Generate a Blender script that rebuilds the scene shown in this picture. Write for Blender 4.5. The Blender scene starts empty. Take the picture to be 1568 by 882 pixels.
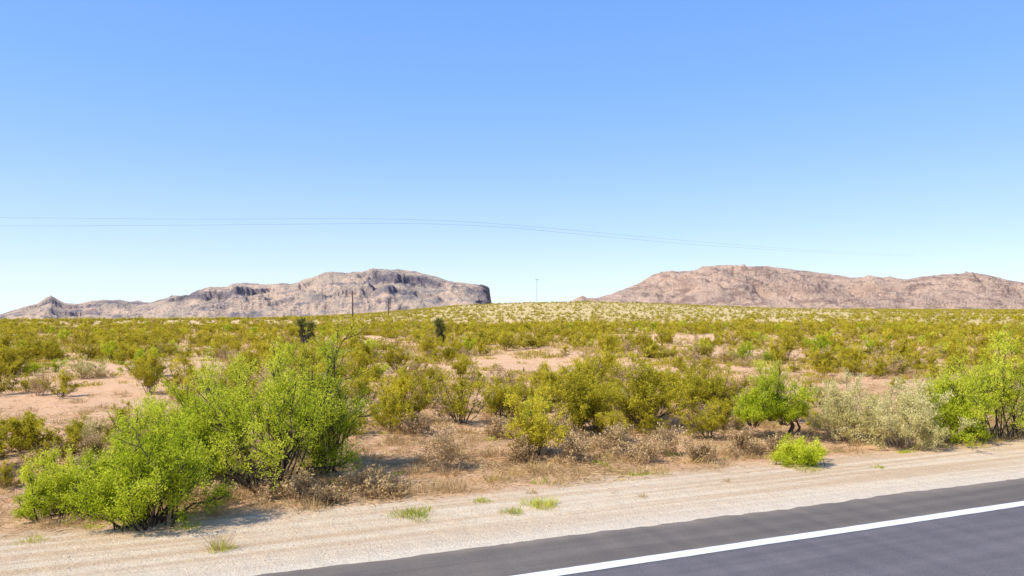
import bpy, math, random
import numpy as np
from mathutils import Vector, noise as mnoise

R = np.random.default_rng(7)
random.seed(7)
F = 1120.0; HZ = 478.0; EYE = 2.5; CX = 784.0
def depth(y): return F*EYE/(y-HZ)
def gx(px, d): return (px-CX)/F*d
UX, UY = 0.9265, 0.3763           # road direction
NX, NY = -0.3763, 0.9265          # road normal (away from road)
def sdist(x, y): return x*NX+y*NY
scene = bpy.context.scene
COL = scene.collection

# ---------------------------------------------------------------- helpers
def new_obj(name, me, parent=None, link=True):
    o = bpy.data.objects.new(name, me)
    if link: COL.objects.link(o)
    if parent: o.parent = parent
    return o
def smooth(a, b, x):
    t = np.clip((x-a)/(b-a), 0, 1); return t*t*(3-2*t)
class NT:
    def __init__(s, tree): s.t = tree
    def n(s, typ, **kw):
        nd = s.t.nodes.new(typ)
        for k, v in kw.items():
            if k.startswith('i_'):
                key = k[2:]; key = int(key) if key.isdigit() else key.replace('_', ' ')
                nd.inputs[key].default_value = v
            else: setattr(nd, k, v)
        return nd
    def l(s, a, b): s.t.links.new(a, b)
    def math(s, op, a, b=None, c=None, clamp=False):
        nd = s.t.nodes.new('ShaderNodeMath'); nd.operation = op; nd.use_clamp = clamp
        for i, v in enumerate((a, b, c)):
            if v is None: continue
            if isinstance(v, (int, float)): nd.inputs[i].default_value = v
            else: s.l(v, nd.inputs[i])
        return nd.outputs[0]
    def ss(s, v, a, b):
        nd = s.t.nodes.new('ShaderNodeMapRange'); nd.interpolation_type = 'SMOOTHSTEP'
        s.l(v, nd.inputs[0]); nd.inputs[1].default_value = a; nd.inputs[2].default_value = b
        return nd.outputs[0]
    def mix(s, f, a, b, blend='MIX'):
        nd = s.t.nodes.new('ShaderNodeMix'); nd.data_type = 'RGBA'; nd.blend_type = blend
        for sock, v in ((nd.inputs[0], f), (nd.inputs[6], a), (nd.inputs[7], b)):
            if isinstance(v, (int, float)): sock.default_value = v
            elif isinstance(v, tuple): sock.default_value = (*v, 1)
            else: s.l(v, sock)
        return nd.outputs[2]
    def noise(s, vec, scale, detail=4, rough=0.55):
        nd = s.t.nodes.new('ShaderNodeTexNoise'); nd.inputs['Scale'].default_value = scale
        nd.inputs['Detail'].default_value = detail; nd.inputs['Roughness'].default_value = rough
        s.l(vec, nd.inputs['Vector']); return nd.outputs[0]
def new_mat(name):
    m = bpy.data.materials.new(name); m.use_nodes = True
    m.node_tree.nodes.clear()
    t = NT(m.node_tree); out = t.n('ShaderNodeOutputMaterial')
    return m, t, out

def leaf_mat(name, ca, cb, cc, trans=0.35):
    m, t, out = new_mat(name)
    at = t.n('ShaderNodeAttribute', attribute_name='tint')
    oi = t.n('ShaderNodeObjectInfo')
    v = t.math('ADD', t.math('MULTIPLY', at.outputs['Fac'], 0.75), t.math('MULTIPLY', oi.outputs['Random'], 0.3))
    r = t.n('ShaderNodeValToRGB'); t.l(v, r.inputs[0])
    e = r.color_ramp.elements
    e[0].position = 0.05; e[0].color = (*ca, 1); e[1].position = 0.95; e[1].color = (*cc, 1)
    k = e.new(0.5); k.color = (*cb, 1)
    d = t.n('ShaderNodeBsdfDiffuse'); tr = t.n('ShaderNodeBsdfTranslucent')
    t.l(r.outputs[0], d.inputs[0]); t.l(r.outputs[0], tr.inputs[0])
    mx = t.n('ShaderNodeMixShader', i_0=trans); t.l(d.outputs[0], mx.inputs[1]); t.l(tr.outputs[0], mx.inputs[2])
    t.l(mx.outputs[0], out.inputs[0]); return m
def simple_mat(name, c1, c2, scale=20, rough=0.9):
    m, t, out = new_mat(name)
    tc = t.n('ShaderNodeTexCoord'); b = t.n('ShaderNodeBsdfPrincipled', i_Roughness=rough)
    n = t.noise(tc.outputs['Object'], scale)
    t.l(t.mix(t.ss(n, 0.3, 0.7), c1, c2), b.inputs['Base Color'])
    bp = t.n('ShaderNodeBump', i_Strength=0.4); t.l(n, bp.inputs['Height']); t.l(bp.outputs[0], b.inputs['Normal'])
    t.l(b.outputs[0], out.inputs[0]); return m

M_MESQ = leaf_mat('mesquite_leaf', (0.17,0.22,0.015), (0.47,0.56,0.025), (0.86,0.84,0.08), 0.38)
M_CREO = leaf_mat('creosote_leaf', (0.18,0.155,0.018), (0.49,0.42,0.03), (0.80,0.67,0.065), 0.35)
M_FAR  = leaf_mat('scrub_leaf', (0.22,0.19,0.025), (0.45,0.38,0.04), (0.66,0.54,0.07), 0.3)
M_SAGE = leaf_mat('sage_leaf', (0.36,0.33,0.11), (0.64,0.57,0.21), (0.86,0.76,0.35), 0.3)
M_DRY  = leaf_mat('dry_leaf', (0.26,0.155,0.075), (0.54,0.37,0.17), (0.80,0.60,0.30), 0.2)
M_STRAW= leaf_mat('straw', (0.38,0.27,0.09), (0.62,0.46,0.16), (0.80,0.64,0.25), 0.3)
M_YUC  = leaf_mat('yucca_leaf', (0.07,0.06,0.025), (0.16,0.16,0.05), (0.32,0.33,0.10), 0.1)
M_BARK = simple_mat('bark', (0.035,0.025,0.02), (0.11,0.075,0.058), 30)
M_TWIG = simple_mat('dry_twig', (0.20,0.15,0.12), (0.40,0.31,0.25), 30)
M_FTW  = simple_mat('shrub_stem', (0.10,0.07,0.045), (0.20,0.14,0.08), 30)

# ---------------------------------------------------------------- plant builder
def unit(v): return v/np.maximum(np.linalg.norm(v, axis=-1, keepdims=True), 1e-9)
def tubes(segs, K=4):
    p0 = np.array([s[0] for s in segs]); p1 = np.array([s[1] for s in segs])
    r0 = np.array([s[2] for s in segs])[:,None]; r1 = np.array([s[3] for s in segs])[:,None]
    d = unit(p1-p0); ref = np.where(np.abs(d[:,2:3])>0.9, np.array([[1.,0,0]]), np.array([[0,0,1.]]))
    a = unit(np.cross(d, ref)); b = np.cross(d, a)
    vs = []
    for c, r in ((p0, r0), (p1, r1)):
        for k in range(K):
            an = 2*math.pi*k/K
            vs.append(c+r*(a*math.cos(an)+b*math.sin(an)))
    V = np.stack(vs, 1).reshape(-1, 3); n = len(segs)
    base = np.arange(n)[:,None]*(2*K)
    fs = [np.concatenate([base+k, base+(k+1)%K, base+K+(k+1)%K, base+K+k], 1) for k in range(K)]
    return V, np.concatenate(fs, 0)
def leaves(pos, d, ln, wd, rng, upbias=0.0):
    n = len(pos); nrm = rng.normal(size=(n,3))+np.array([0,0,upbias])
    side = unit(np.cross(nrm, d))
    ln = ln[:,None]; wd = wd[:,None]
    V = np.stack([pos, pos+d*ln*0.5+side*wd*0.5, pos+d*ln, pos+d*ln*0.5-side*wd*0.5], 1).reshape(-1,3)
    return V, np.arange(n*4).reshape(n,4)
def build_mesh(name, parts):
    V=[];Fc=[];mi=[];ti=[];mats=[];off=0
    for v,f,m,tn in parts:
        if len(f)==0: continue
        if m not in mats: mats.append(m)
        V.append(v);Fc.append(f+off);mi.append(np.full(len(f),mats.index(m)));off+=len(v)
        ti.append(np.full(len(f),0.5) if tn is None else tn)
    V=np.concatenate(V);Fc=np.concatenate(Fc);mi=np.concatenate(mi);ti=np.concatenate(ti)
    me=bpy.data.meshes.new(name)
    me.vertices.add(len(V));me.vertices.foreach_set('co',V.astype(np.float32).ravel())
    me.loops.add(len(Fc)*4);me.loops.foreach_set('vertex_index',Fc.astype(np.int32).ravel())
    me.polygons.add(len(Fc));me.polygons.foreach_set('loop_start',(np.arange(len(Fc))*4).astype(np.int32))
    try: me.polygons.foreach_set('loop_total',np.full(len(Fc),4,np.int32))
    except Exception: pass
    for m in mats: me.materials.append(m)
    me.polygons.foreach_set('material_index',mi.astype(np.int32))
    a=me.attributes.new('tint','FLOAT','FACE');a.data.foreach_set('value',ti.astype(np.float32))
    me.update(calc_edges=True);me.validate();return me

def bush_parts(rng, H, W, leafm, bark=M_BARK, stems=12, sub=6, twig=6, nleaf=28, ll=0.035, lw=0.016,
               rad=0.022, spread=0.12, low=0.25, droop=0.0, lean=(0,0), clump=0.06, ragged=0.25, twig_len=0.3, phmax=80, tb=0.22, t0=0.25, sv=.24):
    segs=[]; ts=[];td=[];tl=[];tt=[]
    up=np.array([0,0,1.])
    for i in range(stems):
        th=2*math.pi*(i+rng.uniform(-.4,.4))/stems*2.0+rng.uniform(0,.5)
        ph=math.radians(rng.uniform(5,phmax)) if i>1 else math.radians(rng.uniform(0,20))
        k=rng.uniform(1-ragged,1.08)
        tgt=np.array([W/2*math.sin(ph)*math.cos(th)+lean[0], W/2*math.sin(ph)*math.sin(th)+lean[1], low*H+(1-low)*H*math.cos(ph)])*k
        base=np.array([math.cos(th),math.sin(th),0])*rng.uniform(0,spread)
        base[2]=-0.05
        ctrl=base*0.5+tgt*0.5+np.array([0,0,0.05*H])+rng.normal(size=3)*0.08*H
        n=7; pts=[]
        for j in range(n+1):
            t=j/n; pts.append((1-t)**2*base+2*t*(1-t)*ctrl+t*t*tgt+(rng.normal(size=3)*0.022*H*t if 0<j<n else 0))
        r=rad*rng.uniform(0.5,1.1)
        for j in range(n): segs.append((pts[j],pts[j+1],r*(1-0.8*j/n),r*(1-0.8*(j+1)/n)))
        stint=rng.uniform(-sv,sv)
        L=np.linalg.norm(tgt)
        for s_ in range(sub):
            t=rng.uniform(t0,1.0); j=min(int(t*n),n-1); p=pts[j]+(pts[j+1]-pts[j])*(t*n-j)
            tan=unit(pts[j+1]-pts[j]); d=unit(tan*0.8+rng.normal(size=3)*0.5+up*0.15)
            l=L*rng.uniform(0.2,0.38)*(1.2-0.5*t)
            p2=p+d*l*0.5+rng.normal(size=3)*0.03*l; d2=unit(d+up*0.25+rng.normal(size=3)*0.2); p3=p2+d2*l*0.5
            if p3[2]<0.06: continue
            rr=r*0.38
            segs.append((p,p2,rr,rr*.7));segs.append((p2,p3,rr*.7,rr*.35))
            for q in range(twig):
                u=rng.uniform(0.15,1.0)
                a=p+(p2-p)*u*2 if u<.5 else p2+(p3-p2)*(u-.5)*2
                dd=unit((p3-p)/l*0.6+rng.normal(size=3)*0.55+up*(0.25-droop))
                tw=H*twig_len*rng.uniform(0.3,0.85)*0.6
                b=a+dd*tw
                if b[2]<0.03: continue
                segs.append((a,b,rr*.3,rr*.12))
                ts.append(a);td.append(dd);tl.append(tw);tt.append(stint+rng.uniform(-.14,.14)+.22*(t-.5))
    parts=[]
    V,Fc=tubes(segs,3);parts.append((V,Fc,bark,None))
    if nleaf>0 and ts:
        ts=np.array(ts);td=np.array(td);tl=np.array(tl);tt=np.array(tt)
        idx=np.repeat(np.arange(len(ts)),nleaf); n=len(idx)
        u=rng.uniform(0.1,1.08,n)
        pos=ts[idx]+td[idx]*(tl[idx]*u)[:,None]+rng.normal(size=(n,3))*clump*0.35*np.array([1,1,.8])
        d=unit(td[idx]*0.7+rng.normal(size=(n,3))*0.8+np.array([0,0,0.1-droop]))
        ln=ll*rng.uniform(.6,1.3,n);wd=lw*rng.uniform(.6,1.3,n)
        k=pos[:,2]>0.02
        V,Fc=leaves(pos[k],d[k],ln[k],wd[k],rng,1.3)
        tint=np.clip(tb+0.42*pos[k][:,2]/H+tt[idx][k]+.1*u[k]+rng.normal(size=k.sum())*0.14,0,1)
        parts.append((V,Fc,leafm,tint))
    return parts

# ---------------------------------------------------------------- terrain
hx=[-1800,-600,0,200,400,550,640,700,800,900,1000,1100,1200,1568,2200,3400]
hy=[500,500,500,497,491,482,474,468,464,462,465,469,473,475,477,480]
def terr(x,y):
    x=np.asarray(x,float);y=np.asarray(y,float)
    yy=np.maximum(y,1.0)
    px=np.clip(CX+F*x/yy,-1700,3300); k=(HZ-np.interp(px,hx,hy))/F
    dd=np.minimum(yy,620.)
    zf=np.where(k>0,EYE+dd*k,EYE+np.minimum(yy,4000)*k)
    b=smooth(60,620,yy)
    z=b*zf
    r=np.hypot(x,y)
    s=sdist(x,y)
    und=0.10*np.sin(x*0.21+1.3)*np.sin(y*0.17+.4)+0.06*np.sin(x*0.53+y*0.31)+0.3*np.sin(x*.03+1)*np.sin(y*.025)
    und=und+0.03*np.sin(x*1.7+np.sin(y*1.1)*2)*np.sin(y*1.3+x*.4)
    und=und*smooth(9.5,16,s)*(1-smooth(300,600,r))
    ditch=-0.10*smooth(9,11,s)*(1-smooth(12,16,s))
    return np.where(y>0,z,0)+und+ditch
def tz(x,y): return float(terr(x,y))

nr=260; na=900
rad=np.concatenate([[0.4],np.geomspace(1.0,9000,nr-1)])
az=np.linspace(0,2*math.pi,na,endpoint=False)
az=az-0.62*np.sin(2*(az-math.pi/2))*0.5
RR,AA=np.meshgrid(rad,az,indexing='ij')
X=RR*np.cos(AA);Y=RR*np.sin(AA);Z=terr(X,Y)
V=np.stack([X,Y,Z],-1).reshape(-1,3)
i=np.arange(nr-1)[:,None];j=np.arange(na)[None,:];j2=(j+1)%na
Fq=np.stack([i*na+j,(i+1)*na+j,(i+1)*na+j2,i*na+j2],-1).reshape(-1,4)

m,t,out=new_mat('desert_sand')
geo=t.n('ShaderNodeNewGeometry');pos=geo.outputs['Position']
dot=t.n('ShaderNodeVectorMath',operation='DOT_PRODUCT');t.l(pos,dot.inputs[0]);dot.inputs[1].default_value=(NX,NY,0)
s=dot.outputs['Value']
dt=t.n('ShaderNodeVectorMath',operation='DOT_PRODUCT');t.l(pos,dt.inputs[0]);dt.inputs[1].default_value=(UX,UY,0)
ln=t.n('ShaderNodeVectorMath',operation='LENGTH');t.l(pos,ln.inputs[0]);dist=ln.outputs['Value']
n1=t.noise(pos,0.35,5);n2=t.noise(pos,3.5,6,.65);n3=t.noise(pos,28,5,.7);n4=t.noise(pos,110,3,.7);nb=t.noise(pos,1.1,5,.6)
sn=t.math('ADD',s,t.math('ADD',t.math('MULTIPLY',t.math('SUBTRACT',n1,0.5),2.6),t.math('MULTIPLY',t.math('SUBTRACT',n2,0.5),1.6)))
sand=t.mix(t.ss(n2,0.3,0.72),(0.76,0.42,0.20),(0.94,0.63,0.38))
sand=t.mix(t.ss(n1,0.4,0.65),sand,(0.89,0.54,0.30))
litter=t.mix(t.ss(n3,0.35,0.65),(0.34,0.19,0.085),(0.76,0.52,0.25))
lf=t.math('MULTIPLY',t.ss(nb,0.42,0.6),t.math('SUBTRACT',1.0,t.ss(s,13,19)))
lf=t.math('MULTIPLY',lf,0.65)
sand=t.mix(lf,sand,litter)
sand=t.mix(t.math('MULTIPLY',t.ss(nb,.52,.64),t.math('MULTIPLY',t.ss(s,20,60),.35)),sand,(0.58,0.45,0.15))
cmb=t.n('ShaderNodeCombineXYZ');t.l(t.math('MULTIPLY',dt.outputs['Value'],0.12),cmb.inputs[0]);t.l(t.math('MULTIPLY',s,4.0),cmb.inputs[1])
streak=t.noise(cmb.outputs[0],1.3,5,.6)
gr=t.mix(t.ss(streak,0.38,0.62),(0.78,0.55,0.33),(0.95,0.77,0.53))
gr=t.mix(t.math('MULTIPLY',t.ss(n2,0.45,0.65),0.4),gr,(0.86,0.61,0.36))
gr=t.mix(t.math('MULTIPLY',t.ss(n3,0.48,0.7),0.30),gr,(0.52,0.35,0.20))
edge=t.math('SUBTRACT',1.0,t.ss(t.math('ADD',s,t.math('MULTIPLY',streak,0.6)),7.6,8.5))
gr=t.mix(t.math('MULTIPLY',edge,0.6),gr,(0.95,0.83,0.64))
base=t.mix(t.ss(sn,9.0,10.4),gr,sand)
base=t.mix(t.math('MULTIPLY',t.ss(n4,0.52,0.72),0.25),base,(0.40,0.25,0.14))
far=t.mix(t.ss(t.noise(pos,0.02,4),0.4,0.62),(0.54,0.43,0.14),(0.72,0.55,0.26))
base=t.mix(t.math('MULTIPLY',t.ss(dist,60,250),0.8),base,far)
b=t.n('ShaderNodeBsdfPrincipled',i_Roughness=0.95);b.inputs['Specular IOR Level'].default_value=0.1
t.l(base,b.inputs['Base Color'])
h=t.math('ADD',t.math('MULTIPLY',n3,0.5),t.math('ADD',t.math('MULTIPLY',n4,.5),t.math('ADD',t.math('MULTIPLY',n2,2.0),t.math('MULTIPLY',streak,1.2))))
bp=t.n('ShaderNodeBump',i_Strength=0.8,i_Distance=0.05);t.l(h,bp.inputs['Height']);t.l(bp.outputs[0],b.inputs['Normal'])
t.l(b.outputs[0],out.inputs[0]);M_GROUND=m
me=build_mesh('desert_ground',[(V,Fq,m,None)])
me.polygons.foreach_set('use_smooth',np.ones(len(me.polygons),bool))
new_obj('desert_ground',me)

# ---------------------------------------------------------------- road
def strip(name,s0,s1,z,mat,wob=(0.,0.),t0=-60,t1=90,n=1500,thick=0.0,parent=None):
    tt=np.linspace(t0,t1,n)
    def w(a,seed):
        return np.array([a*(mnoise.noise(Vector((q*0.8,seed,0)))+0.6*mnoise.noise(Vector((q*4.3,seed,3)))+.35*mnoise.noise(Vector((q*11,seed,3)))) for q in tt])
    sa=s0+w(wob[0],1.7);sb=s1+w(wob[1],5.3)
    rows=[]
    if thick: rows.append((sb+0.03,np.full(n,z-thick)))
    rows.append((sb,np.full(n,z)));rows.append((sa,np.full(n,z)))
    V=np.concatenate([np.stack([tt*UX+a*NX,tt*UY+a*NY,zz],-1) for a,zz in rows])
    Fc=[]
    k=np.arange(n-1)
    for r_ in range(len(rows)-1):
        Fc.append(np.stack([r_*n+k,(r_+1)*n+k,(r_+1)*n+k+1,r_*n+k+1],-1))
    me=build_mesh(name,[(V,np.concatenate(Fc),mat,None)])
    return new_obj(name,me,parent)
m,t,out=new_mat('asphalt')
geo=t.n('ShaderNodeNewGeometry');pos=geo.outputs['Position']
dot=t.n('ShaderNodeVectorMath',operation='DOT_PRODUCT');t.l(pos,dot.inputs[0]);dot.inputs[1].default_value=(NX,NY,0)
dt=t.n('ShaderNodeVectorMath',operation='DOT_PRODUCT');t.l(pos,dt.inputs[0]);dt.inputs[1].default_value=(UX,UY,0)
s=dot.outputs['Value']
n3=t.noise(pos,90,3,.7);n1=t.noise(pos,1.2,4)
cmb=t.n('ShaderNodeCombineXYZ');t.l(t.math('MULTIPLY',dt.outputs['Value'],0.15),cmb.inputs[0]);t.l(t.math('MULTIPLY',s,2.5),cmb.inputs[1])
st=t.noise(cmb.outputs[0],1.5,4,.6)
lane=t.mix(t.ss(st,.3,.7),(0.145,0.128,0.130),(0.20,0.175,0.175))
shd=t.mix(t.ss(st,.3,.7),(0.165,0.135,0.108),(0.23,0.19,0.15))
c=t.mix(t.ss(s,6.15,6.4),lane,shd)
c=t.mix(t.math('MULTIPLY',t.ss(n3,.5,.72),.5),c,(0.33,0.28,0.24))
c=t.mix(t.math('MULTIPLY',t.math('SUBTRACT',1.0,t.ss(n3,.3,.48)),.5),c,(0.055,0.048,0.046))
dust=t.math('MULTIPLY',t.ss(t.math('ADD',s,t.math('MULTIPLY',n1,.5)),7.2,7.7),.5)
c=t.mix(dust,c,(0.50,0.39,0.28))
b=t.n('ShaderNodeBsdfPrincipled',i_Roughness=0.9);b.inputs['Specular IOR Level'].default_value=.25;t.l(c,b.inputs['Base Color'])
bp=t.n('ShaderNodeBump',i_Strength=0.4,i_Distance=0.01);t.l(n3,bp.inputs['Height']);t.l(bp.outputs[0],b.inputs['Normal'])
t.l(b.outputs[0],out.inputs[0]);M_ASPH=m
m,t,out=new_mat('white_paint')
geo=t.n('ShaderNodeNewGeometry');pos=geo.outputs['Position'];n3=t.noise(pos,60,4,.7)
b=t.n('ShaderNodeBsdfPrincipled',i_Roughness=0.7)
t.l(t.mix(t.ss(n3,.56,.75),(0.80,0.79,0.77),(0.45,0.44,0.42)),b.inputs['Base Color']);t.l(b.outputs[0],out.inputs[0]);M_WHITE=m
road=strip('asphalt_road',-1.0,7.24,0.03,M_ASPH,(0,0.06),thick=0.05)
strip('edge_line',6.18,6.34,0.034,M_WHITE,(0.008,0.008),parent=road)
m2=simple_mat('yellow_paint',(0.7,0.45,0.05),(0.6,0.38,0.05))
strip('centre_line',2.5,2.62,0.034,m2,(0.004,0.004),parent=road)

# ---------------------------------------------------------------- mountains
def fbm(x,y,z,o=5):
    v=0;a=1;f=1
    for _ in range(o):
        v+=a*mnoise.noise(Vector((x*f,y*f,z+_*7.1)));a*=.5;f*=2.05
    return v
def ridged(x,y,z,o=5):
    v=0;a=1;f=1
    for _ in range(o):
        v+=a*(1-2*abs(mnoise.noise(Vector((x*f,y*f,z+_*3.3)))));a*=.52;f*=2.1
    return v
def mountain(name,prof,D0,DC,D1,mat,nx,ny,terrace,seed,pxr,rough):
    px=np.linspace(pxr[0],pxr[1],nx);py=np.interp(px,[p[0] for p in prof],[p[1] for p in prof])
    us=np.concatenate([np.linspace(0,.78,ny-15,endpoint=False),np.linspace(.78,1,15)])
    V=np.zeros((ny,nx,3));T=np.zeros((ny,nx))
    for a in range(nx):
        g=(px[a]-CX)/F
        Hc=EYE+DC*(HZ-py[a])/F
        Hb=EYE+D0*(HZ-np.interp(px[a],hx,hy)-7)/F - 8
        endc=float(smooth(718,738,px[a])) if pxr[1]<800 else 0
        for c in range(ny):
            d=D0+(D1-D0)*us[c]
            x=g*d
            if d<DC:
                q=(d-D0)/(DC-D0); sh=q**0.9
            else:
                q=(D1-d)/(D1-DC); sh=q*q*(3-2*q)
            rel=max(Hc-Hb,0)
            wx=x+90*mnoise.noise(Vector((x/260,d/200,seed)))+.35*(d-DC)*mnoise.noise(Vector((x/500,3,seed)))
            rg=ridged(wx/240,d/430,seed,5)-0.85
            fb=fbm(x/70,d/90,seed+9,5)
            mid=4*sh*(1-sh)
            h=sh+ (rough*rg)*mid + 0.12*fb*min(1,mid*1.5+0.16)
            dk=0
            if terrace>0:
                n=3.4; o=0.6*fbm(x/330,d/420,seed+3,5)+.10*fbm(x/30,d/60,seed,2); hh=h*n+o; fl=math.floor(hh); fr=hh-fl
                k=min(1,max(0,(fr-0.60)/0.20))
                st=(fl+k*0.45+fr*0.55-o)/n
                w=terrace*max(0,min(1,(h-0.34)/0.25))*max(0,min(1,.36+2.6*mnoise.noise(Vector((x/230,d/260,seed+40)))))
                h=h*(1-w)+st*w
                dk=w*(1 if 0.02<k<.98 else 0)
            h=min(h,1.0+0.06*fb)
            T[c,a]=min(1,dk+endc*.8)
            xx=x+(26*fbm(h*9,d/60,seed+70,5)*endc if endc else 0)
            V[c,a]=(xx,d,Hb+rel*h)
    i=np.arange(ny-1)[:,None];j=np.arange(nx-1)[None,:]
    Fq=np.stack([i*nx+j,i*nx+j+1,(i+1)*nx+j+1,(i+1)*nx+j],-1).reshape(-1,4)
    me=build_mesh(name,[(V.reshape(-1,3),Fq,mat,T.ravel()[Fq].mean(1))])
    return new_obj(name,me)
def rock_mat(name,lit1,lit2,dark,veg,scale,amt,steep):
    m,t,out=new_mat(name)
    geo=t.n('ShaderNodeNewGeometry');pos=geo.outputs['Position']
    mp=t.n('ShaderNodeMapping');t.l(pos,mp.inputs[0]);mp.inputs['Scale'].default_value=(.8,.45,2.4)
    n1=t.noise(pos,0.005*scale,6,.65);n2=t.noise(mp.outputs[0],0.018*scale,7,.72);n3=t.noise(pos,0.09*scale,4,.75)
    at=t.n('ShaderNodeAttribute',attribute_name='tint')
    c=t.mix(t.ss(n1,.42,.58),lit1,lit2)
    c=t.mix(t.math('MULTIPLY',t.ss(n2,.50,.59),amt),c,dark)
    c=t.mix(t.math('MULTIPLY',t.ss(n3,.49,.60),.55),c,veg)
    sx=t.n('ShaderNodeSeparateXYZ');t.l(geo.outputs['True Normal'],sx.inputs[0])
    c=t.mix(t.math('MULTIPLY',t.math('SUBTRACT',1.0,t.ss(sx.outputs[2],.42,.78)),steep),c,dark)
    c=t.mix(t.math('MULTIPLY',at.outputs['Fac'],.8),c,tuple(v*.7 for v in dark))
    b=t.n('ShaderNodeBsdfDiffuse');t.l(c,b.inputs[0])
    bp=t.n('ShaderNodeBump',i_Strength=1.0,i_Distance=21.0);t.l(t.math('ADD',n2,t.math('MULTIPLY',n3,.6)),bp.inputs['Height']);t.l(bp.outputs[0],b.inputs['Normal'])
    t.l(b.outputs[0],out.inputs[0]);return m
M_ML=rock_mat('mountain_rock_left',(0.82,0.58,0.41),(0.62,0.48,0.36),(0.22,0.20,0.25),(0.42,0.37,0.24),1.0,.75,.6)  # purple-grey paints shadow patches, plus dark cliff bands, into the sunlit tan rock
M_MR=rock_mat('mountain_rock_right',(0.88,0.61,0.43),(0.74,0.52,0.38),(0.34,0.215,0.185),(0.50,0.37,0.25),1.3,.75,.45)
profL=[(-700,470),(-400,462),(-250,474),(-100,478),(0,482),(30,472),(58,464),(68,457),(78,452),(88,458),(98,463),(120,465),(140,459),(160,456),(180,458),(200,462),(230,463),(262,453),(290,449),(302,442),(320,437),(348,438),(356,433),(375,431),(430,432),(445,434),(475,427),(497,418),(540,416),(575,413),(610,412),(640,416),(665,421),(685,427),(715,433),(738,436),(743,439),(746,462),(750,478),(760,485)]
profR=[(860,470),(876,460),(882,457),(891,453),(899,457),(915,457),(935,451),(955,443),(975,435),(992,425),(1012,419),(1040,416),(1060,413),(1085,408),(1115,406),(1150,407),(1200,411),(1245,416),(1275,421),(1310,424),(1350,425),(1390,428),(1412,423),(1440,420),(1490,418),(1515,421),(1535,427),(1568,433),(1620,440),(1700,430),(1850,420),(2000,440),(2300,470)]
mountain('mountain_range',profL,2300,3000,3900,M_ML,900,110,1.0,3.3,(-400,760),.22)
mountain('mountain_range',profR,1900,2600,3400,M_MR,820,110,0.25,11.7,(860,1900),.26)

# ---------------------------------------------------------------- GN scatter
def scatter(name,pts,rots,scls,idx,protos):
    col=bpy.data.collections.new(name+'_prototypes')
    for k,me in enumerate(protos):
        o=bpy.data.objects.new('%s_part_%02d'%(name,k),me);col.objects.link(o)
    me=bpy.data.meshes.new(name);pts=np.asarray(pts,np.float32)
    me.vertices.add(len(pts));me.vertices.foreach_set('co',pts.ravel())
    a=me.attributes.new('rot','FLOAT_VECTOR','POINT');a.data.foreach_set('vector',np.asarray(rots,np.float32).ravel())
    a=me.attributes.new('scl','FLOAT_VECTOR','POINT');a.data.foreach_set('vector',np.asarray(scls,np.float32).ravel())
    a=me.attributes.new('idx','INT','POINT');a.data.foreach_set('value',np.asarray(idx,np.int32).ravel())
    me.update();ob=new_obj(name,me)
    ng=bpy.data.node_groups.new(name+'_scatter','GeometryNodeTree')
    ng.interface.new_socket('Geometry',in_out='INPUT',socket_type='NodeSocketGeometry')
    ng.interface.new_socket('Geometry',in_out='OUTPUT',socket_type='NodeSocketGeometry')
    gi=ng.nodes.new('NodeGroupInput');go=ng.nodes.new('NodeGroupOutput')
    ci=ng.nodes.new('GeometryNodeCollectionInfo');ci.inputs['Collection'].default_value=col
    ci.inputs['Separate Children'].default_value=True;ci.inputs['Reset Children'].default_value=True
    ip=ng.nodes.new('GeometryNodeInstanceOnPoints');ip.inputs['Pick Instance'].default_value=True
    def na_(nm,ty):
        n=ng.nodes.new('GeometryNodeInputNamedAttribute');n.data_type=ty;n.inputs['Name'].default_value=nm
        return [o_ for o_ in n.outputs if o_.enabled and o_.name=='Attribute'][0]
    L=ng.links.new
    L(gi.outputs[0],ip.inputs['Points']);L(ci.outputs[0],ip.inputs['Instance'])
    L(na_('idx','INT'),ip.inputs['Instance Index'])
    er=ng.nodes.new('FunctionNodeEulerToRotation');L(na_('rot','FLOAT_VECTOR'),er.inputs[0]);L(er.outputs[0],ip.inputs['Rotation'])
    L(na_('scl','FLOAT_VECTOR'),ip.inputs['Scale']);L(ip.outputs[0],go.inputs[0])
    md=ob.modifiers.new('scatter','NODES');md.node_group=ng
    return ob

CRE=dict(leafm=M_CREO,stems=17,sub=6,twig=4,nleaf=18,ll=0.038,lw=0.022,rad=0.013,spread=0.1,low=0.22,clump=0.07,ragged=0.4,twig_len=0.26,phmax=84)
mid=[]
for k in range(9):
    p=dict(CRE)
    if k==5: p.update(leafm=M_MESQ,droop=.1,nleaf=20)
    if k in(6,7): p.update(leafm=M_DRY,nleaf=6,bark=M_TWIG,rad=.009)
    if k==8: p.update(leafm=M_SAGE,nleaf=16,bark=M_TWIG,low=.1)
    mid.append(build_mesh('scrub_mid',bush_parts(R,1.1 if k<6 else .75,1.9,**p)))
lod=[]
for k in range(7):
    p=dict(leafm=M_CREO if k<3 else M_FAR,bark=M_FTW,stems=10,sub=4,twig=2,nleaf=9,ll=0.10,lw=0.06,rad=0.012,low=0.15,clump=0.14,ragged=0.4,twig_len=0.28,phmax=86)
    if k==5:p.update(leafm=M_MESQ)
    if k==6:p.update(leafm=M_DRY,nleaf=4,bark=M_TWIG)
    lod.append(build_mesh('scrub_lod',bush_parts(R,1.0,1.9,**p)))
farp=[]
for k in range(5):
    p=dict(leafm=M_FAR if k<3 else M_CREO,bark=M_FTW,stems=7,sub=3,twig=1,nleaf=5,ll=0.32,lw=0.2,rad=0.01,low=0.15,clump=0.25,ragged=0.35,twig_len=0.25)
    if k==4:p.update(leafm=M_STRAW)
    farp.append(build_mesh('scrub_far',bush_parts(R,.95,2.1,**p)))

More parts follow.
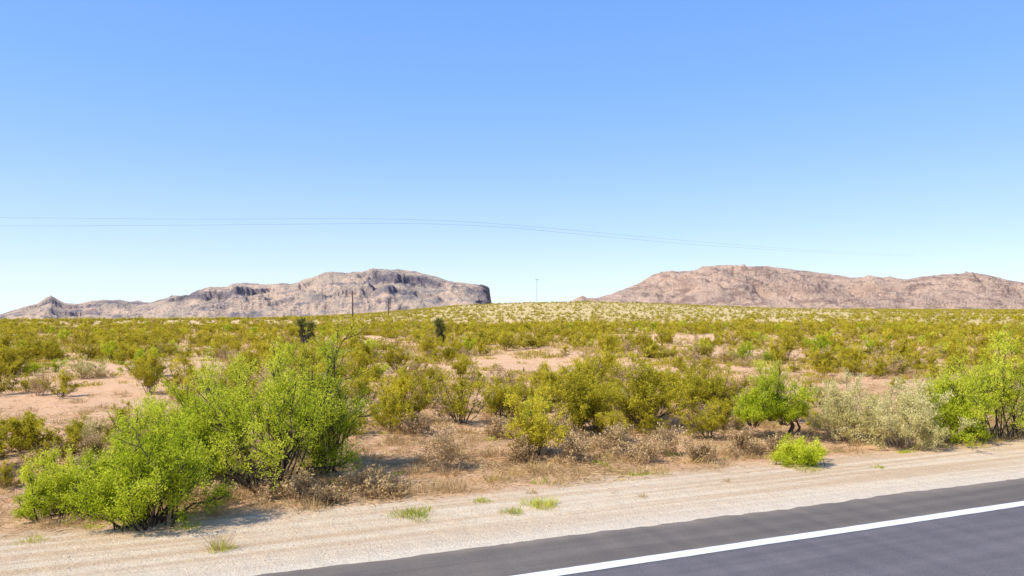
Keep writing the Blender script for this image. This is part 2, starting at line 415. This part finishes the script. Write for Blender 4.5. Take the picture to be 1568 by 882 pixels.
clear=[(110,632,3.5,2.4),(262,572,4.5,4.0),(60,665,2.,1.5),(735,665,1.3,2.0),(885,566,2.8,3.8),(770,562,2.0,3),(1012,523,6,9),(1110,548,4,4),(1200,548,2.5,3),(640,690,1.5,1.5),(200,600,3,2.0)]
CL=[(gx(a,depth(b_)),depth(b_),c_,d_) for a,b_,c_,d_ in clear]
def in_clear(x,y):
    for cx,cy,rx,ry in CL:
        if ((x-cx)/rx)**2+((y-cy)/ry)**2<1: return True
    return False
def band(d0,d1,n,smin,clumpy,tanw=0.95,thr=-.05):
    out=[]
    while len(out)<n:
        d=math.sqrt(random.uniform(d0*d0,d1*d1));x=random.uniform(-tanw,tanw)*d
        if sdist(x,d)<smin: continue
        if d<90 and in_clear(x,d): continue
        v=mnoise.noise(Vector((x*0.16,d*0.16,0)))+0.6*mnoise.noise(Vector((x*.4,d*.4,5)))
        if v<thr and random.random()<clumpy: continue
        if d>260:
            px=CX+F*x/d
            if 700<px<1300 and random.random()<0.45: continue
        out.append((x,d))
    return out
def do_scatter(name,b,protos,smin,smax,weights):
    pts=[];rot=[];scl=[];idx=[]
    for x,y in b:
        pts.append((x,y,tz(x,y)));rot.append((random.uniform(-.12,.12),random.uniform(-.12,.12),random.uniform(0,6.28)))
        s=smin+(smax-smin)*random.random()**1.4;scl.append((s*random.uniform(.8,1.3),s*random.uniform(.8,1.3),s*random.uniform(.75,1.15)))
        idx.append(random.choices(range(len(protos)),weights)[0])
    return scatter(name,pts,rot,scl,idx,protos)
do_scatter('creosote_scrub',band(17,42,640,15.5,.8),mid,.3,1.0,[5,5,5,5,5,2.2,4,4,1.5])
do_scatter('desert_scrub',band(42,130,4600,15,.6),lod,.4,1.0,[5,5,5,5,3,1.8,2.2])
do_scatter('distant_scrub',band(130,640,19000,15,.2),farp,.4,.95,[1,1,1,1,.5])

# ---------------------------------------------------------------- hero plants
def hero(name,px,by,topy,wpx,seed,**kw):
    d=depth(by);x=gx(px,d);H=(by-topy)/F*d;W=wpx/F*d
    rng=np.random.default_rng(seed)
    parts=bush_parts(rng,H,W,**kw)
    o=new_obj(name,build_mesh(name,parts));o.location=(x,d,tz(x,d)-0.01);return o
MES=dict(leafm=M_MESQ,stems=22,sub=8,twig=6,nleaf=26,ll=0.034,lw=0.014,rad=0.02,spread=0.25,low=0.08,droop=.05,clump=0.08,ragged=.4,twig_len=.26,phmax=86)
def mk(base,**k): q=dict(base);q.update(k);return q
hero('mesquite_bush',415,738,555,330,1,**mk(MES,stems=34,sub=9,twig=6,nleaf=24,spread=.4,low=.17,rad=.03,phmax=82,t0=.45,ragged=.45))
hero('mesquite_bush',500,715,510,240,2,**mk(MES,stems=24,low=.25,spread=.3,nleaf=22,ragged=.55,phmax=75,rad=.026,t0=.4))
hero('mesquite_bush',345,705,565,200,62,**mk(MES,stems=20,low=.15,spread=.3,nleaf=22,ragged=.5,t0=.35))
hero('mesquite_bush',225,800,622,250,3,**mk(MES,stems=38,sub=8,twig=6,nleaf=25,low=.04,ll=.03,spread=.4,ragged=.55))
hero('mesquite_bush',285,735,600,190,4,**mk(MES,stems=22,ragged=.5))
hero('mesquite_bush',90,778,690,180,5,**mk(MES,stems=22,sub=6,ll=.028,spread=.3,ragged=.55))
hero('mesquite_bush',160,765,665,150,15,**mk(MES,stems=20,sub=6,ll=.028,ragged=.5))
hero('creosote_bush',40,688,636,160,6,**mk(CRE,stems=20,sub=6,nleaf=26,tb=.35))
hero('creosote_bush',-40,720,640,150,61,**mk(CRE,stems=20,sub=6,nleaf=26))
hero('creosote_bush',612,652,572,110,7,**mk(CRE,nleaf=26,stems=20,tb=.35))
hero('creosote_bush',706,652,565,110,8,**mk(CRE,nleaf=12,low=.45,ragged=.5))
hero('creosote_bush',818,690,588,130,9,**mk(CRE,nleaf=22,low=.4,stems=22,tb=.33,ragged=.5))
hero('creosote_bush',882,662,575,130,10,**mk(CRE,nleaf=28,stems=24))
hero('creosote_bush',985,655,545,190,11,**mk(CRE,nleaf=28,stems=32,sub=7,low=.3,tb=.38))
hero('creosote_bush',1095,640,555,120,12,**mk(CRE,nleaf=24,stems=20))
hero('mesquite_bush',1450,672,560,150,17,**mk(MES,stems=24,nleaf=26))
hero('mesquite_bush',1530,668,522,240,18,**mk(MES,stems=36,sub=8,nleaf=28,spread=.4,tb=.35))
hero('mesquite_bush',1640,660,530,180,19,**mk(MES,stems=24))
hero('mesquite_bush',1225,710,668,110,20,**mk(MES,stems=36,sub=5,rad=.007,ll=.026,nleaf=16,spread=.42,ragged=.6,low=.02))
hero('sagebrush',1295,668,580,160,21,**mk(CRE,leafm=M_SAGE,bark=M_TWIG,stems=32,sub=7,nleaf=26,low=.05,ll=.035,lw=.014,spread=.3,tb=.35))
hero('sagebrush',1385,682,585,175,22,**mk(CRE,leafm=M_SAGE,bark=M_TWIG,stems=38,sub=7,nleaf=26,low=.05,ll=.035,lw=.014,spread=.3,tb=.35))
for k,(px,by,ty,w) in enumerate([(680,712,650,90),(1020,690,640,95),(760,668,640,60),(875,700,655,90),(1140,690,650,90),(640,668,630,70),(1075,700,668,80),(985,700,660,80),(60,612,575,50),(940,690,640,100),(560,742,705,110),(330,765,735,100),(500,765,738,100),(800,700,660,60),(1190,690,655,70),(450,752,715,120),(590,755,728,90)]):
    hero('dry_brush',px,by,ty,w,30+k,**mk(CRE,leafm=M_DRY,bark=M_TWIG,stems=20,sub=7,twig=5,nleaf=3,rad=.007,low=.1,tb=.1))
d=depth(668);x=gx(1214,d);rng=np.random.default_rng(44)
segs=[];pts=[(0,0,-.05),(-.06,0,.13),(.02,.03,.28),(-.12,0,.40),(-.28,.02,.62),(-.42,0,.9)]
for a in range(5): segs.append((np.array(pts[a]),np.array(pts[a+1]),.05-.006*a,.044-.006*a))
pt2=[(0,0,-.05),(.10,.05,.12),(.15,.02,.22),(.08,0,.36),(-.02,.05,.55)]
for a in range(4): segs.append((np.array(pt2[a]),np.array(pt2[a+1]),.035-.006*a,.03-.006*a))
parts=[(*tubes(segs,6),M_BARK,None)]
for off,H,W in (((-.42,0,.42),1.05,1.7),((-.15,.1,.32),.9,1.3),((-.8,-.05,.32),.85,1.1)):
    for v,f,mm,tn in bush_parts(rng,H,W,**mk(MES,stems=18,sub=7,nleaf=18,low=.1,rad=.013,spread=.1,ragged=.55)):
        parts.append((v+np.array(off),f,mm,tn))
o=new_obj('mesquite_tree',build_mesh('mesquite_tree',parts));o.location=(x,d,tz(x,d))

b=[]
while len(b)<100:
    d=random.uniform(10.5,20);x=random.uniform(-.85,.85)*d
    s=sdist(x,d)
    if s<12.0 or s>18 or in_clear(x,d): continue
    b.append((x,d))
do_scatter('verge_scrub',b,mid,.25,.75,[4,4,4,4,4,1.5,8,8,3])

# ---------------------------------------------------------------- grass
def tuft(rng,n,h,w,mat,wd=.006):
    th=rng.uniform(0,6.28,n);r=w*np.sqrt(rng.uniform(0,1,n))*(1+.4*np.sin(th*3+rng.uniform(0,6)))
    pos=np.stack([r*np.cos(th),r*np.sin(th),np.full(n,-.01)],-1)
    d=unit(np.stack([np.cos(th)*r/w*.7,np.sin(th)*r/w*.7,np.ones(n)],-1)+rng.normal(size=(n,3))*.4)
    d[:,2]=np.abs(d[:,2])
    V,Fc=leaves(pos,d,h*rng.uniform(.3,1.2,n),np.full(n,wd),rng)
    return (V,Fc,mat,np.clip(rng.normal(.5,.2,n),0,1))
for k,(px,y,w,h,mt,n) in enumerate([(632,790,.22,.11,M_MESQ,380),(828,775,.19,.13,M_MESQ,320),(785,785,.11,.09,M_MESQ,150),(738,768,.10,.07,M_MESQ,120),(815,755,.05,.09,M_DRY,40),(1345,716,.09,.06,M_MESQ,90),(1235,720,.22,.07,M_MESQ,220),(1112,738,.05,.08,M_DRY,30),(50,828,.12,.09,M_MESQ,90),(290,808,.15,.08,M_MESQ,120),(985,762,.05,.09,M_DRY,30)]):
    d=depth(y);x=gx(px,d);rg=np.random.default_rng(60+k)
    o=new_obj('grass_tuft',build_mesh('grass_tuft',[tuft(rg,n,h,w,mt),tuft(rg,n//3,h*1.1,w*1.1,M_STRAW)]));o.location=(x,d,tz(x,d))
d=depth(842);x=gx(338,d);rng=np.random.default_rng(80)
o=new_obj('weed',build_mesh('weed',[tuft(rng,110,.26,.09,M_DRY,.005),tuft(rng,120,.11,.1,M_MESQ,.008)]));o.location=(x,d,tz(x,d))
gp=[build_mesh('dry_tuft',[tuft(R,70,.16,.12,M_DRY,.006)]) for _ in range(4)]
def litter(): return build_mesh('litter',[(*leaves(np.stack([R.normal(0,.22,70),R.normal(0,.22,70),R.uniform(.005,.04,70)],-1),unit(np.stack([R.normal(size=70),R.normal(size=70),R.normal(size=70)*.15],-1)),R.uniform(.03,.14,70),R.uniform(.005,.011,70),R),M_DRY,R.uniform(0,1,70))])
gp+=[litter() for _ in range(4)]
gp+=[build_mesh('green_tuft',[tuft(R,60,.09,.09,M_MESQ,.008)]),build_mesh('straw_tuft',[tuft(R,90,.2,.18,M_STRAW,.008)])]
pts=[];rot=[];scl=[];idx=[]
while len(pts)<3600:
    d=random.uniform(7.5,28);x=random.uniform(-.9,.9)*d;s=sdist(x,d)
    v=mnoise.noise(Vector((x*.5,d*.5,2)))
    if s<9.6+v*.9 or s>24: continue
    if v<-.05 and random.random()<.6: continue
    if random.random()<(s-13)/12: continue
    pts.append((x,d,tz(x,d)));rot.append((0,0,random.uniform(0,6.28)));q=random.uniform(.5,1.5);scl.append((q,q,q*.9))
    idx.append(random.choices(range(10),[2,2,2,2,3,3,3,3,1.4 if s<11.5 else .2,1.0])[0])
scatter('dry_grass',pts,rot,scl,idx,gp)
gl=[build_mesh('grass_clump',[tuft(R,110,.28,.6,M_STRAW if k<2 else M_FAR,.03)]) for k in range(4)]
b=[]
while len(b)<4600:
    d=22+120*random.random()**1.1;x=random.uniform(-.95,.95)*d
    if in_clear(x,d) and random.random()<.9: continue
    if sdist(x,d)<18: continue
    b.append((x,d))
do_scatter('grass',b,gl,.4,1.2,[1,1,1.8,1.8])

# ---------------------------------------------------------------- gravel
M_STONE=simple_mat('stone',(0.46,0.31,0.19),(0.90,0.70,0.48),8)
import bmesh
gs=[]
for k in range(4):
    bm=bmesh.new();bmesh.ops.create_icosphere(bm,subdivisions=1,radius=1)
    for v in bm.verts: v.co*=random.uniform(.7,1.2);v.co.z*=.45
    me=bpy.data.meshes.new('pebble');bm.to_mesh(me);bm.free();me.materials.append(M_STONE);gs.append(me)
pts=[];rot=[];scl=[];idx=[]
while len(pts)<8000:
    d=random.uniform(6,20);x=random.uniform(-.85,.85)*d;s=sdist(x,d)
    if s<7.3 or s>13 or random.random()<(s-8)/5: continue
    pts.append((x,d,tz(x,d)));rot.append((random.uniform(-.3,.3),0,random.uniform(0,6.28)));q=0.004+0.012*random.random()**3
    if random.random()<.02:q*=2.2
    scl.append((q,q*random.uniform(.7,1),q));idx.append(random.randrange(4))
scatter('gravel',pts,rot,scl,idx,gs)

# ---------------------------------------------------------------- yuccas
def yucca(px,by,ty,seed,heads):
    rng=np.random.default_rng(seed);d=depth(by);x=gx(px,d);z0=tz(x,d);H=EYE+(HZ-ty)/F*d-z0
    segs=[];parts=[]
    for (ox,oz,r) in heads:
        top=np.array([ox*H,0,oz*H]);segs.append((np.array([ox*.2*H,0,-.1]),top*.6+np.array([0,0,0]),.17,.16));segs.append((top*.6,top,.16,.13))
        n=520;dr=unit(rng.normal(size=(n,3)));lowk=rng.uniform(0,1,n)
        pos=top-np.array([0,0,1])*(lowk*H*.4)[:,None]
        dr[:,2]=np.where(lowk>.45,-np.abs(dr[:,2])-.4,np.abs(dr[:,2])*1.2);dr=unit(dr)
        V,Fc=leaves(pos,dr,r*H*rng.uniform(.7,1.1,n)*np.where(lowk>.45,.7,1),np.full(n,.06),rng)
        parts.append((V,Fc,M_YUC,np.where(lowk>.45,.1,.7)+rng.normal(size=n)*.1))
    parts.append((*tubes(segs,6),M_BARK,None))
    o=new_obj('yucca',build_mesh('yucca',parts));o.location=(x,d,z0)
yucca(465,533,484,1,[(-.06,.78,.27),(.26,.68,.25)])
yucca(672,533,485,2,[(0,.78,.27),(.10,.58,.24)])

# ---------------------------------------------------------------- utility poles and wires
M_WOOD=simple_mat('pole_wood',(0.08,0.05,0.035),(0.13,0.09,0.065),4)
def pole(px,ty,d,arm=True,r=.17):
    x=gx(px,d);z0=tz(x,d);z1=EYE+(HZ-ty)/F*d
    segs=[(np.array([0,0,-1.]),np.array([0,0,z1-z0]),r,r*.65)]
    H=z1-z0
    if arm:
        segs.append((np.array([-1.2,-.12,H-.6]),np.array([1.2,-.12,H-.6]),.09,.09))
        for a in (-1.1,-.5,.5,1.1): segs.append((np.array([a,-.12,H-.5]),np.array([a,-.12,H-.25]),.06,.04))
        segs.append((np.array([-.7,-.12,H-.6]),np.array([0,-.12,H-1.3]),.04,.04));segs.append((np.array([.7,-.12,H-.6]),np.array([0,-.12,H-1.3]),.04,.04))
    V,Fc=tubes(segs,6);o=new_obj('utility_pole',build_mesh('utility_pole',[(V,Fc,M_WOOD,None)]));o.location=(x,d,z0)
pole(540,446,230,r=.27);pole(595,456,330,r=.24);pole(822,427,520,arm=True,r=.11);pole(1297,484,300,arm=False,r=.16)
M_WIRE=simple_mat('wire',(0.22,0.24,0.28),(0.28,0.3,0.33),1)
root=bpy.data.objects.new('power_line',None);COL.objects.link(root)
for k,ys in enumerate(([330,333,336,334,338,350,362,376,386,392],[346,346,345,342,342,355,368,380,388,394])):
    xs=[-300,0,300,560,720,850,980,1130,1290,1400];ds=[95,88,84,82,82,88,105,150,240,330]
    cu=bpy.data.curves.new('wire','CURVE');cu.dimensions='3D';cu.bevel_depth=.012;cu.bevel_resolution=1
    sp=cu.splines.new('POLY');XX=np.linspace(-300,1400,90)
    YY=np.interp(XX,xs,ys);YY=np.convolve(np.pad(YY,6,'edge'),np.ones(13)/13,'valid')
    sp.points.add(len(XX)-1)
    for q,(a,b_) in enumerate(zip(XX,YY)):
        dd=np.interp(a,xs,ds);sp.points[q].co=(gx(a,dd),dd,EYE+(HZ-b_)/F*dd,1)
    cu.materials.append(M_WIRE);o=bpy.data.objects.new('wire_%d'%(k+1),cu);COL.objects.link(o);o.parent=root

# ---------------------------------------------------------------- light
el=math.radians(48);vx,vy=-0.88,-0.46
sun=bpy.data.lights.new('sun','SUN');sun.energy=5.0;sun.angle=math.radians(.53);sun.color=(1,.94,.83)
so=bpy.data.objects.new('sun',sun);COL.objects.link(so)
vec=Vector((vx*math.cos(el),vy*math.cos(el),math.sin(el)));so.rotation_euler=vec.to_track_quat('Z','Y').to_euler()
w=bpy.data.worlds.new('World');scene.world=w;w.use_nodes=True;w.node_tree.nodes.clear();t=NT(w.node_tree)
sk=t.n('ShaderNodeTexSky');sk.sky_type='NISHITA';sk.sun_disc=False;sk.sun_elevation=el;sk.sun_rotation=math.atan2(vx,vy)
sk.altitude=1200;sk.air_density=1.0;sk.dust_density=.4;sk.ozone_density=1.5
tc=t.n('ShaderNodeTexCoord');sx=t.n('ShaderNodeSeparateXYZ');t.l(tc.outputs['Generated'],sx.inputs[0])
rp=t.n('ShaderNodeValToRGB');t.l(sx.outputs[2],rp.inputs[0])
def lin(c): return tuple(((v/255)/12.92 if v/255<=.04045 else ((v/255+.055)/1.055)**2.4) for v in c)
e=rp.color_ramp.elements
stops=[(0.0,(229,243,255)),(.045,(218,238,255)),(.11,(190,221,255)),(.20,(156,201,255)),(.30,(132,186,255)),(.40,(120,176,253)),(.8,(75,126,210))]
e[0].position=stops[0][0];e[0].color=(*lin(stops[0][1]),1);e[1].position=stops[-1][0];e[1].color=(*lin(stops[-1][1]),1)
for p_,c_ in stops[1:-1]: k=e.new(p_);k.color=(*lin(c_),1)
ms=t.n('ShaderNodeVectorMath',operation='SCALE');t.l(rp.outputs[0],ms.inputs[0]);ms.inputs[3].default_value=1/.15
tint=t.mix(1.0,sk.outputs[0],(1.45,1.5,1.95),'MULTIPLY')
col=t.mix(.8,tint,ms.outputs[0])
bg=t.n('ShaderNodeBackground');t.l(col,bg.inputs[0]);bg.inputs[1].default_value=.15;wo=t.n('ShaderNodeOutputWorld');t.l(bg.outputs[0],wo.inputs[0])

cam=bpy.data.cameras.new('camera');cam.sensor_width=36;cam.lens=F/1568*36;cam.shift_y=(HZ-441)/1568;cam.clip_end=20000;cam.clip_start=.1
co=bpy.data.objects.new('camera',cam);COL.objects.link(co);co.location=(0,0,EYE);co.rotation_euler=(math.radians(90),0,0);scene.camera=co
scene.view_settings.view_transform='Standard';scene.view_settings.look='None';scene.view_settings.exposure=0
print('done')
